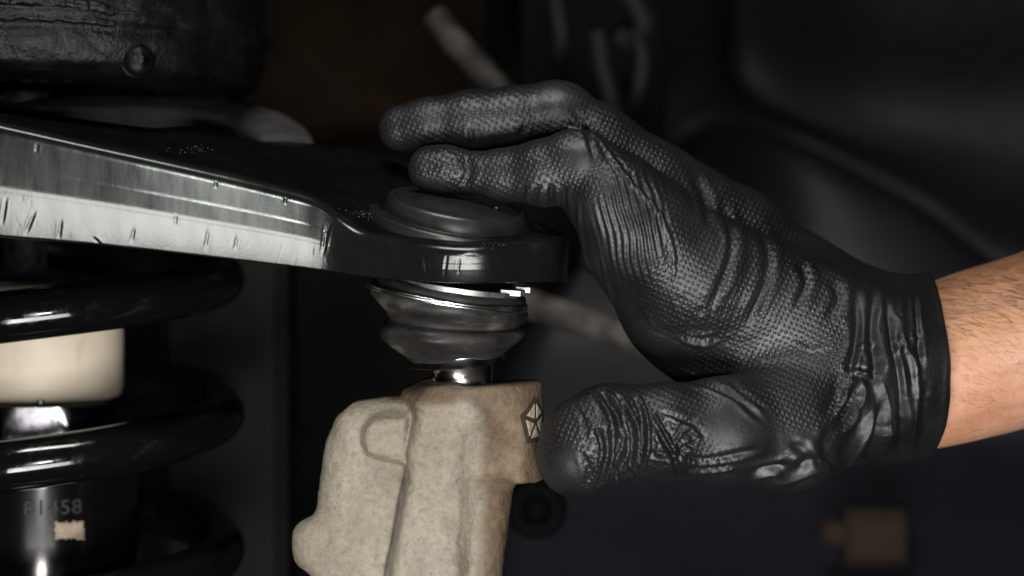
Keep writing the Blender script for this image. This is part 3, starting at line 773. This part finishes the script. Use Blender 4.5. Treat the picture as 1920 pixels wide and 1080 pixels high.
def plate(name, pts, lift0, lift1, mat, sub=1):
    pts2 = []
    for i in range(len(pts)):
        a_, b_ = np.array(pts[i]), np.array(pts[(i+1) % len(pts)])
        for t in np.arange(4)/4: pts2.append(a_+(b_-a_)*t)
    c_ = np.mean(pts2, axis=0); n_ = len(pts2)
    V = [on_boss(*p_, lift0) for p_ in pts2]+[on_boss(*p_, lift1) for p_ in pts2]+[on_boss(*(c_+(p_-c_)*.82), lift1+.12) for p_ in pts2]+[on_boss(*c_, lift1+.14)]
    F = [(i, (i+1) % n_, n_+(i+1) % n_, n_+i) for i in range(n_)]+[(n_+i, n_+(i+1) % n_, 2*n_+(i+1) % n_, 2*n_+i) for i in range(n_)]+[(2*n_+i, 2*n_+(i+1) % n_, 3*n_) for i in range(n_)]
    o_ = mesh_obj(name, np.array(V)-np.array(kn_loc), F, mat, None, smooth=False); o_.parent = emb; return o_
sk = lambda p_: (p_[0]*.86, p_[1]*1.0+p_[0]*.05)
plate('emblem_ground', [sk(star_pt(RO, k)) for k in range(5)], -.6, .28, M['emblem_dark'])
for k in range(5):   # five light wedges between the arms of the star
    g = .07
    a_ = np.array(star_pt(RO*.84, k)); b_ = np.array(star_pt(RO*.84, k+1)); c_ = np.array([0., 0.])
    cen = (a_+b_+c_)/3
    tri = [c_+(cen-c_)*.34, a_+(cen-a_)*.32, b_+(cen-b_)*.32]
    plate('emblem_wedge', [sk(t_) for t_ in tri], .1, .62, M['emblem_light'])

# ================================================================== PERSON: bare forearm, glove on the hand
fa = [(1590, 700, 22), (1670, 698, 22), (1740, 690, 22), (1830, 665, 22), (1920, 640, 22), (2080, 598, 22), (2400, 515, 24)]
fr_ = [22, 24.8, 25.6, 26.6, 27.2, 30, 36]
fd_ = [20, 21.5, 22, 23, 24.5, 27, 33]
pa = catmull([P(*p) for p in fa], 18); pr = catmull([[a_, b_] for a_, b_ in zip(fr_, fd_)], 18)
V = []; seg = 120; T = np.gradient(pa, axis=0); T /= np.linalg.norm(T, axis=1)[:, None]
for i in range(len(pa)):
    n_ = np.cross(T[i], [0, 1., 0]); n_ /= -np.linalg.norm(n_); n_ = n_ if n_[2] > 0 else -n_
    for k in range(seg):
        a_ = 2*math.pi*k/seg
        sq = 1+.03*math.cos(2*a_-.5)
        V.append(pa[i]+sq*(pr[i][0]*math.sin(a_)*n_+pr[i][1]*math.cos(a_)*np.array([0, -1., 0])))
V = np.array(V); cen = np.repeat(pa, seg, axis=0); rd = V-cen; rd /= np.linalg.norm(rd, axis=1)[:, None]
px_ = toPx(V)
dsp = fnoise(V*np.array([.5, 1, 1]), 22, 2)*.8+fnoise(V*np.array([.4, 1, 1]), 7, 4)*.18
for ln, am, wd in ((((1745, 690), (1800, 700), (1880, 690), (1960, 650)), .55, 9), (((1750, 610), (1830, 600), (1930, 560)), .5, 12), (((1860, 760), (1890, 768), (1930, 765)), -.35, 5), (((1745, 780), (1830, 772), (1930, 740)), .5, 14)):
    d, t = poly_dist(px_, ln); dsp += am*np.exp(-(d/wd)**2)
V = V+rd*dsp[:, None]
F = grid_faces(len(pa), seg, wrap_n=True)+[tuple(range(seg))[::-1], tuple(range((len(pa)-1)*seg, len(pa)*seg))]
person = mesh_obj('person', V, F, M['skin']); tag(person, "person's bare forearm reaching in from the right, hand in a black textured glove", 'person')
wrist = P(1740, 690, 22)
pt = BVHTree.FromPolygons([Vector(x_) for x_ in V], F)
attr(person, 'tan', sstep(-.2, .8, rd[:, 2]+.25*fnoise(V, 9, 3)))  # shade on the forearm's upper side, put into the skin colour
origin_top(person, wrist)
# arm hair
HV, HF = [], []
rh = random.Random(11)
for i in range(3200):
    x = rh.uniform(1752, 1990); y = rh.uniform(470, 850)
    dens = .1+.9*math.exp(-((y-(565-(x-1740)*.28))/75)**2)
    if rh.random() > dens: continue
    h_ = hit(pt, x, y)
    if h_[0] is None: continue
    p0 = np.array(h_[0]); nrm = np.array(h_[1]);
    if nrm[1] > 0: nrm = -nrm
    L = rh.uniform(2.5, 6)*(1+1.1*rh.random()**3); ang = rh.gauss(-.35, .28)-(.5 if y > 690 else 0)*rh.random()
    dr = np.array([-math.cos(ang)*.95, 0, -math.sin(ang)*.6+.1]); dr = dr-nrm*np.dot(dr, nrm); dr /= np.linalg.norm(dr)
    side = np.cross(nrm, dr); cv = rh.gauss(0, .25); b0 = len(HV)
    for s_ in range(4):
        t_ = s_/3; c_ = p0+dr*L*t_+side*cv*L*t_*t_+nrm*(.55*math.sin(t_*2.2)); rr = .032*(1-t_*.8)
        for a_ in (0, 2.094, 4.189): HV.append(c_+rr*(math.cos(a_)*side+math.sin(a_)*nrm))
    for s_ in range(3):
        for a_ in range(3): HF.append((b0+s_*3+a_, b0+s_*3+(a_+1) % 3, b0+s_*3+3+(a_+1) % 3, b0+s_*3+3+a_))
o = mesh_obj('arm_hair', np.array(HV), HF, M['hair'], person); tag(o, kind='stuff')

# ---- glove
px2 = lambda r_: r_*S
hG = .85
lo = np.array([P(690, 0, 0)[0], -48., P(0, 960, 0)[2]]); hi = np.array([P(1775, 0, 60)[0], 96., P(0, 130, 60)[2]])
G = grid(lo, hi, hG); X, Y, Z = G
def chain(pts, k=4.):
    """pts: (px,py,Y,r_px)"""
    f_ = None
    for a_, b_ in zip(pts, pts[1:]):
        c_ = cone(G, P(*a_[:3]), P(*b_[:3]), px2(a_[3]), px2(b_[3])); f_ = c_ if f_ is None else smin(f_, c_, k)
    return f_
IDX = [(1300, 520, 0, 118), (1205, 430, -5, 104), (1150, 370, -7, 86), (1092, 318, -8, 64)]
IDX2 = [(1090, 310, -8, 63), (1020, 323, -6, 59), (945, 328, -3, 46), (882, 324, -1, 37), (838, 318, 0, 43), (808, 317, 1, 44)]
MID = [(1380, 440, 26, 90), (1230, 350, 20, 82), (1120, 270, 18, 72), (1046, 216, 17, 63)]
MID2 = [(1046, 216, 17, 63), (965, 222, 17, 60), (880, 230, 17, 60), (808, 235, 18, 51), (754, 241, 20, 46)]
RNG = [(1375, 425, 50, 66), (1280, 385, 46, 62), (1130, 300, 44, 58), (1000, 300, 48, 48), (880, 320, 50, 42)]
PNK = [(1450, 500, 70, 64), (1330, 450, 68, 56), (1200, 430, 68, 50), (1120, 480, 64, 42)]
THM = [(1470, 806, -8, 112), (1360, 804, -16, 92), (1240, 804, -22, 79), (1140, 810, -23, 84), (1094, 834, -22, 79), (1078, 862, -22, 66)]
idx2 = chain(IDX2, 3); mid2 = chain(MID2, 3)
idx = smin(smin(chain(IDX), idx2, 2.5), chain([(1068, 292, -10, 48), (1098, 300, -10, 50)]), 2.5)
mid = smin(smin(chain(MID), mid2, 2.5), chain([(1030, 200, 16, 48), (1062, 210, 16, 50)]), 2.5)
fing = smin(idx, mid, 1.6)
fing = smin(fing, smin(chain(RNG), chain(PNK), 3), 2.)
# palm block: metacarpals to the wrist
def pc(a_, b_): return cone(G, P(*a_[:3]), P(*b_[:3]), px2(a_[3]), px2(b_[3]))
palm = pc((1320, 510, 2, 112), (1680, 672, 10, 118))
palm = smin(palm, pc((1385, 450, 28, 90), (1690, 662, 24, 112)), 8)
palm = smin(palm, pc((1400, 450, 50, 78), (1690, 680, 38, 100)), 8)
palm = smin(palm, pc((1450, 520, 68, 68), (1690, 700, 42, 100)), 8)
palm = smin(palm, pc((1252, 586, 10, 84), (1560, 700, 10, 120)), 10)
palm = smin(palm, pc((1162, 468, 0, 68), (1262, 606, 8, 76)), 6)
palm = smin(palm, pc((1264, 640, 18, 50), (1350, 700, 10, 58)), 5)
palm = smin(palm, pc((1285, 636, 16, 62), (1420, 700, 14, 84)), 8)
palm = smin(palm, pc((1330, 640, 30, 86), (1600, 740, 30, 120)), 10)
palm = smin(palm, pc((1480, 800, -6, 112), (1680, 700, 12, 128)), 12)
# cuff: elliptical sleeve about the forearm axis
def sleeve(extra):
    a_, b_ = P(1560, 703, 20), P(1760, 686, 22); ab = b_-a_
    t = np.clip(((X-a_[0])*ab[0]+(Y-a_[1])*ab[1]+(Z-a_[2])*ab[2])/float(ab@ab), -.2, 1.3)
    dy = (Y-a_[1]-t*ab[1]); dz = (Z-a_[2]-t*ab[2]); dx = (X-a_[0]-t*ab[0])
    return np.sqrt(dx*dx+(dy*1.17)**2+dz*dz)-(25.2+2.6*t+extra)
sl = np.maximum(sleeve(1.2), P(1575, 0, 0)[0]-X)
hand = smin(smin(palm, fing, 5), chain(THM, 4), 5)
hand = smin(hand, pc((1240, 868, -14, 30), (1340, 872, -12, 34)), 4)
hand = smin(hand, sl, 9)
edge = P(1746, 0, 20)[0]+.8*np.sin(Z*.13)+.0006*(Z+25)**2*-1.
hand = smax(hand, X-edge, .8)
inner = np.maximum(sleeve(-.1), P(1690, 0, 0)[0]-X)
hand = np.maximum(hand, -inner)
V, Fq = surface_nets(hand.astype(np.float32), lo, hG)
glove = mesh_obj('glove', V, Fq, M['glove'], None)
m = glove.modifiers.new('s', 'SMOOTH'); m.iterations = 5; m.factor = .5
dg = bpy.context.evaluated_depsgraph_get(); me = bpy.data.meshes.new_from_object(glove.evaluated_get(dg)); glove.modifiers.clear(); glove.data = me
bake_subsurf(glove, 1)
v, nn = get_vn(glove); wv = v*1000; q = toPx(wv)
ff = sstep(-.05, .35, -nn[:, 1])
near = wv[:, 1]
disp = fnoise(wv, 14, 1)*.35+fnoise(wv, 5, 2)*.16
NZ6 = fnoise(wv, 6, 7)
def crease(line, wd, am, near_max=60, taper=True, lip=.5):
    global disp
    ln = catmull(np.array(line, float), 4); ix, d, t = poly_dist_box(q, ln, wd*6)
    w_ = wd*(1+.35*NZ6[ix]); tp = np.minimum(1, np.minimum(t, 1-t)*5+.12) if taper else 1
    m_ = ff[ix]*(near[ix] < near_max)*tp
    disp[ix] += m_*am*((np.exp(-d/w_*1.1) if am > 0 else np.exp(-(d/w_)**2))-lip*np.exp(-((d-w_*2.1)/(w_*1.1))**2))
# finger borders, thin standing ridges of loose rubber
crease([(1105, 232), (1140, 285), (1185, 345), (1235, 400), (1262, 470), (1262, 540)], 3.4, .55)
crease([(1085, 370), (1088, 430), (1102, 500), (1130, 570), (1170, 640), (1230, 690)], 3., .5)
crease([(1118, 425), (1128, 480), (1140, 540), (1150, 575)], 3., .5)
crease([(1268, 623), (1296, 636), (1322, 638), (1348, 628)], 4.5, -1.0)
crease([(1290, 600), (1282, 622), (1292, 640)], 3.5, -.6)
crease([(1200, 655), (1270, 700), (1330, 722), (1385, 748), (1430, 790)], 5, -.8)
crease([(1360, 700), (1390, 735), (1440, 770)], 4, -.45)
# thumb: transverse bunching
for ln, wd, am in ((((1112, 735), (1140, 775), (1150, 830), (1138, 890), (1125, 915)), 4, .9), (((1128, 735), (1160, 780), (1168, 830), (1150, 885), (1146, 905)), 5, -1.5), (((1140, 738), (1162, 762), (1168, 800), (1163, 840), (1150, 860)), 3.4, 1.1),
                   (((1165, 750), (1190, 790), (1200, 840), (1192, 868)), 3.6, 1.2), (((1155, 745), (1180, 790), (1186, 840), (1178, 900)), 4.5, -1.4), (((1195, 735), (1212, 780), (1216, 830), (1208, 866)), 4, 1.1), (((1200, 760), (1206, 800), (1204, 850), (1190, 905)), 5, -1.3),
                   (((1222, 772), (1244, 806), (1262, 840), (1272, 850)), 4, 1.2), (((1228, 795), (1246, 828), (1262, 856), (1275, 890)), 5, -1.4), (((1262, 845), (1272, 820), (1290, 802), (1306, 815), (1315, 825)), 3.6, .9), (((1272, 860), (1284, 838), (1300, 835)), 4, -.9),
                   (((1235, 772), (1260, 778), (1290, 790), (1310, 782)), 4, -.6), (((1222, 852), (1250, 853), (1268, 852)), 5, -1.4), (((1275, 850), (1310, 862), (1360, 856), (1420, 842)), 5, -.8), (((1285, 885), (1330, 884), (1380, 878)), 4, .8), (((1150, 880), (1170, 892), (1215, 880)), 6, -.9),
                   (((1075, 755), (1095, 790), (1100, 830)), 5, -.35), (((1118, 800), (1128, 840), (1120, 880)), 4, .7), (((1132, 800), (1140, 850), (1130, 885)), 4, -.8), (((1090, 850), (1105, 880), (1100, 910)), 5, -.5)):
    crease(ln, wd, am, 10)
# index tip waist and flexion folds at its root
crease([(868, 285), (880, 318), (868, 350)], 9, -.7, 12)
for ln in (((985, 345), (978, 372), (985, 400)), ((1010, 345), (1004, 375), (1012, 410)), ((1035, 345), (1034, 375), (1040, 415)), ((1058, 350), (1058, 380), (1062, 420))): crease(ln, 5, -.7, 12)
crease([(880, 235), (884, 262), (878, 285)], 5, -.5, 40); crease([(985, 235), (975, 258), (985, 275)], 5, -.45, 40); crease([(1075, 205), (1100, 250), (1115, 300)], 5, -.5, 40); crease([(1055, 230), (1090, 240), (1110, 262)], 4, -.4, 40)
# stepped folds over the back of the hand
for ln in (((1350, 385), (1372, 440), (1362, 510), (1330, 580)), ((1425, 430), (1442, 480), (1432, 540), (1400, 610)), ((1500, 490), (1512, 530), (1490, 580)), ((1560, 525), (1572, 560), (1548, 600)), ((1300, 330), (1322, 370), (1330, 420))):
    crease(ln, 8, -.8, 90)
crease([(1490, 640), (1520, 655), (1560, 648)], 4, .4)
# cuff: drawn folds running round the wrist and fanning into the hand
for ln, wd, am in ((((1602, 545), (1608, 610), (1596, 680), (1590, 700)), 7, -1.1), (((1640, 540), (1632, 620), (1640, 690), (1634, 720)), 8, -1.2), (((1640, 700), (1662, 740), (1668, 800), (1650, 880)), 9, 1.0), (((1660, 560), (1672, 640), (1690, 740), (1690, 860)), 6, -1.2),
                   (((1690, 560), (1696, 640), (1722, 700), (1716, 790), (1704, 885)), 7, .9), (((1715, 545), (1722, 640), (1732, 740)), 5, -.7), (((1600, 700), (1588, 740), (1560, 790)), 9, 1.3), (((1612, 705), (1622, 740), (1600, 790), (1575, 815)), 7, 1.2), (((1600, 725), (1590, 760), (1572, 790)), 6, -1.0),
                   (((1640, 735), (1630, 800), (1604, 850), (1590, 875)), 9, 1.2), (((1650, 760), (1640, 830), (1620, 880)), 7, -1.0), (((1590, 695), (1620, 700), (1640, 712)), 4, .9), (((1605, 650), (1625, 648), (1642, 640)), 4, .6), (((1672, 668), (1702, 640), (1728, 632)), 6, .6),
                   (((1645, 822), (1672, 806), (1700, 780)), 6, .6), (((1400, 905), (1430, 890), (1470, 886)), 6, .9), (((1410, 890), (1440, 876), (1480, 872)), 6, -.8), (((1440, 910), (1490, 898), (1540, 878), (1560, 884)), 6, .9), (((1490, 880), (1520, 862), (1540, 866)), 7, -.8), (((1480, 830), (1510, 850), (1500, 880)), 8, -.5), (((1560, 800), (1545, 840), (1560, 870)), 9, -.7)):
    crease(ln, wd, am, 30)
# tight ribs where the rubber is stretched below the index knuckle
def region(cx, cy, rx, ry, soft=.35): 
    d = np.sqrt(((q[:, 0]-cx)/rx)**2+((q[:, 1]-cy)/ry)**2); return sstep(1, 1-soft, d)
ribm = region(1185, 425, 88, 125, .45)*ff*(near < 25)
ribc = (q[:, 0]-1100)-(q[:, 1]-400)*.22+5*fnoise(wv, 9, 6)
disp += ribm*.36*np.sin(ribc*2*math.pi/13.5)*(.75+.4*fnoise(wv, 5, 8))
# crinkled rubber along the palm edge and cuff
crk = np.maximum(region(1300, 600, 120, 75), np.maximum(region(1180, 820, 110, 95)*.45, region(1660, 720, 110, 200)*.6))*ff
wr = 1-np.abs(fnoise(wv*np.array([1, .6, 1]), 3.1, 3))*2.; disp += crk*.22*wr
# rolled bead at the cuff's edge
dx = P(1746, 0, 20)[0]-wv[:, 0]
disp += .3*np.exp(-((dx-1.2)/1.1)**2)*(dx < 4)
set_v(glove, v+nn*(disp*.001)[:, None])
# dot lattice laid along the hand
th = R(-20)
u = (q[:, 0]*math.cos(th)+q[:, 1]*math.sin(th))/9.8+.3*fnoise(wv, 16, 4); w2 = (-q[:, 0]*math.sin(th)+q[:, 1]*math.cos(th))/9.8+.3*fnoise(wv, 16, 5)
back_ = nn[:, 1] > 0
u = np.where(back_, u+.5, u)
u, w2 = (u+w2)*.7071, (w2-u)*.7071
attr(glove, 'dotuv', np.stack([u, w2, np.zeros(len(u))], 1), 'FLOAT_VECTOR')
mask = 1-sstep(1570, 1620, q[:, 0])
for cx, cy, rx, ry, s_ in ((1385, 800, 90, 70, 1), (1480, 860, 150, 80, 1), (1062, 880, 48, 70, 1), (1085, 295, 42, 40, .9), (1100, 470, 45, 130, 1), (1150, 590, 70, 60, .9), (1240, 670, 70, 50, .9), (1040, 190, 60, 45, .8), (930, 260, 110, 22, .7), (800, 345, 50, 16, .8), (1045, 390, 60, 45, 1), (1345, 650, 40, 20, .6)):
    mask *= 1-s_*region(cx, cy, rx, ry, .5)
mask *= 1-.85*ribm
mask *= .6+.4*sstep(-.4, .4, fnoise(wv, 22, 12))
attr(glove, 'dotmask', mask)
glove.parent = person; glove.data.transform(Matrix.Translation(-person.location))
tag(glove, 'black nitrile glove with raised dots')
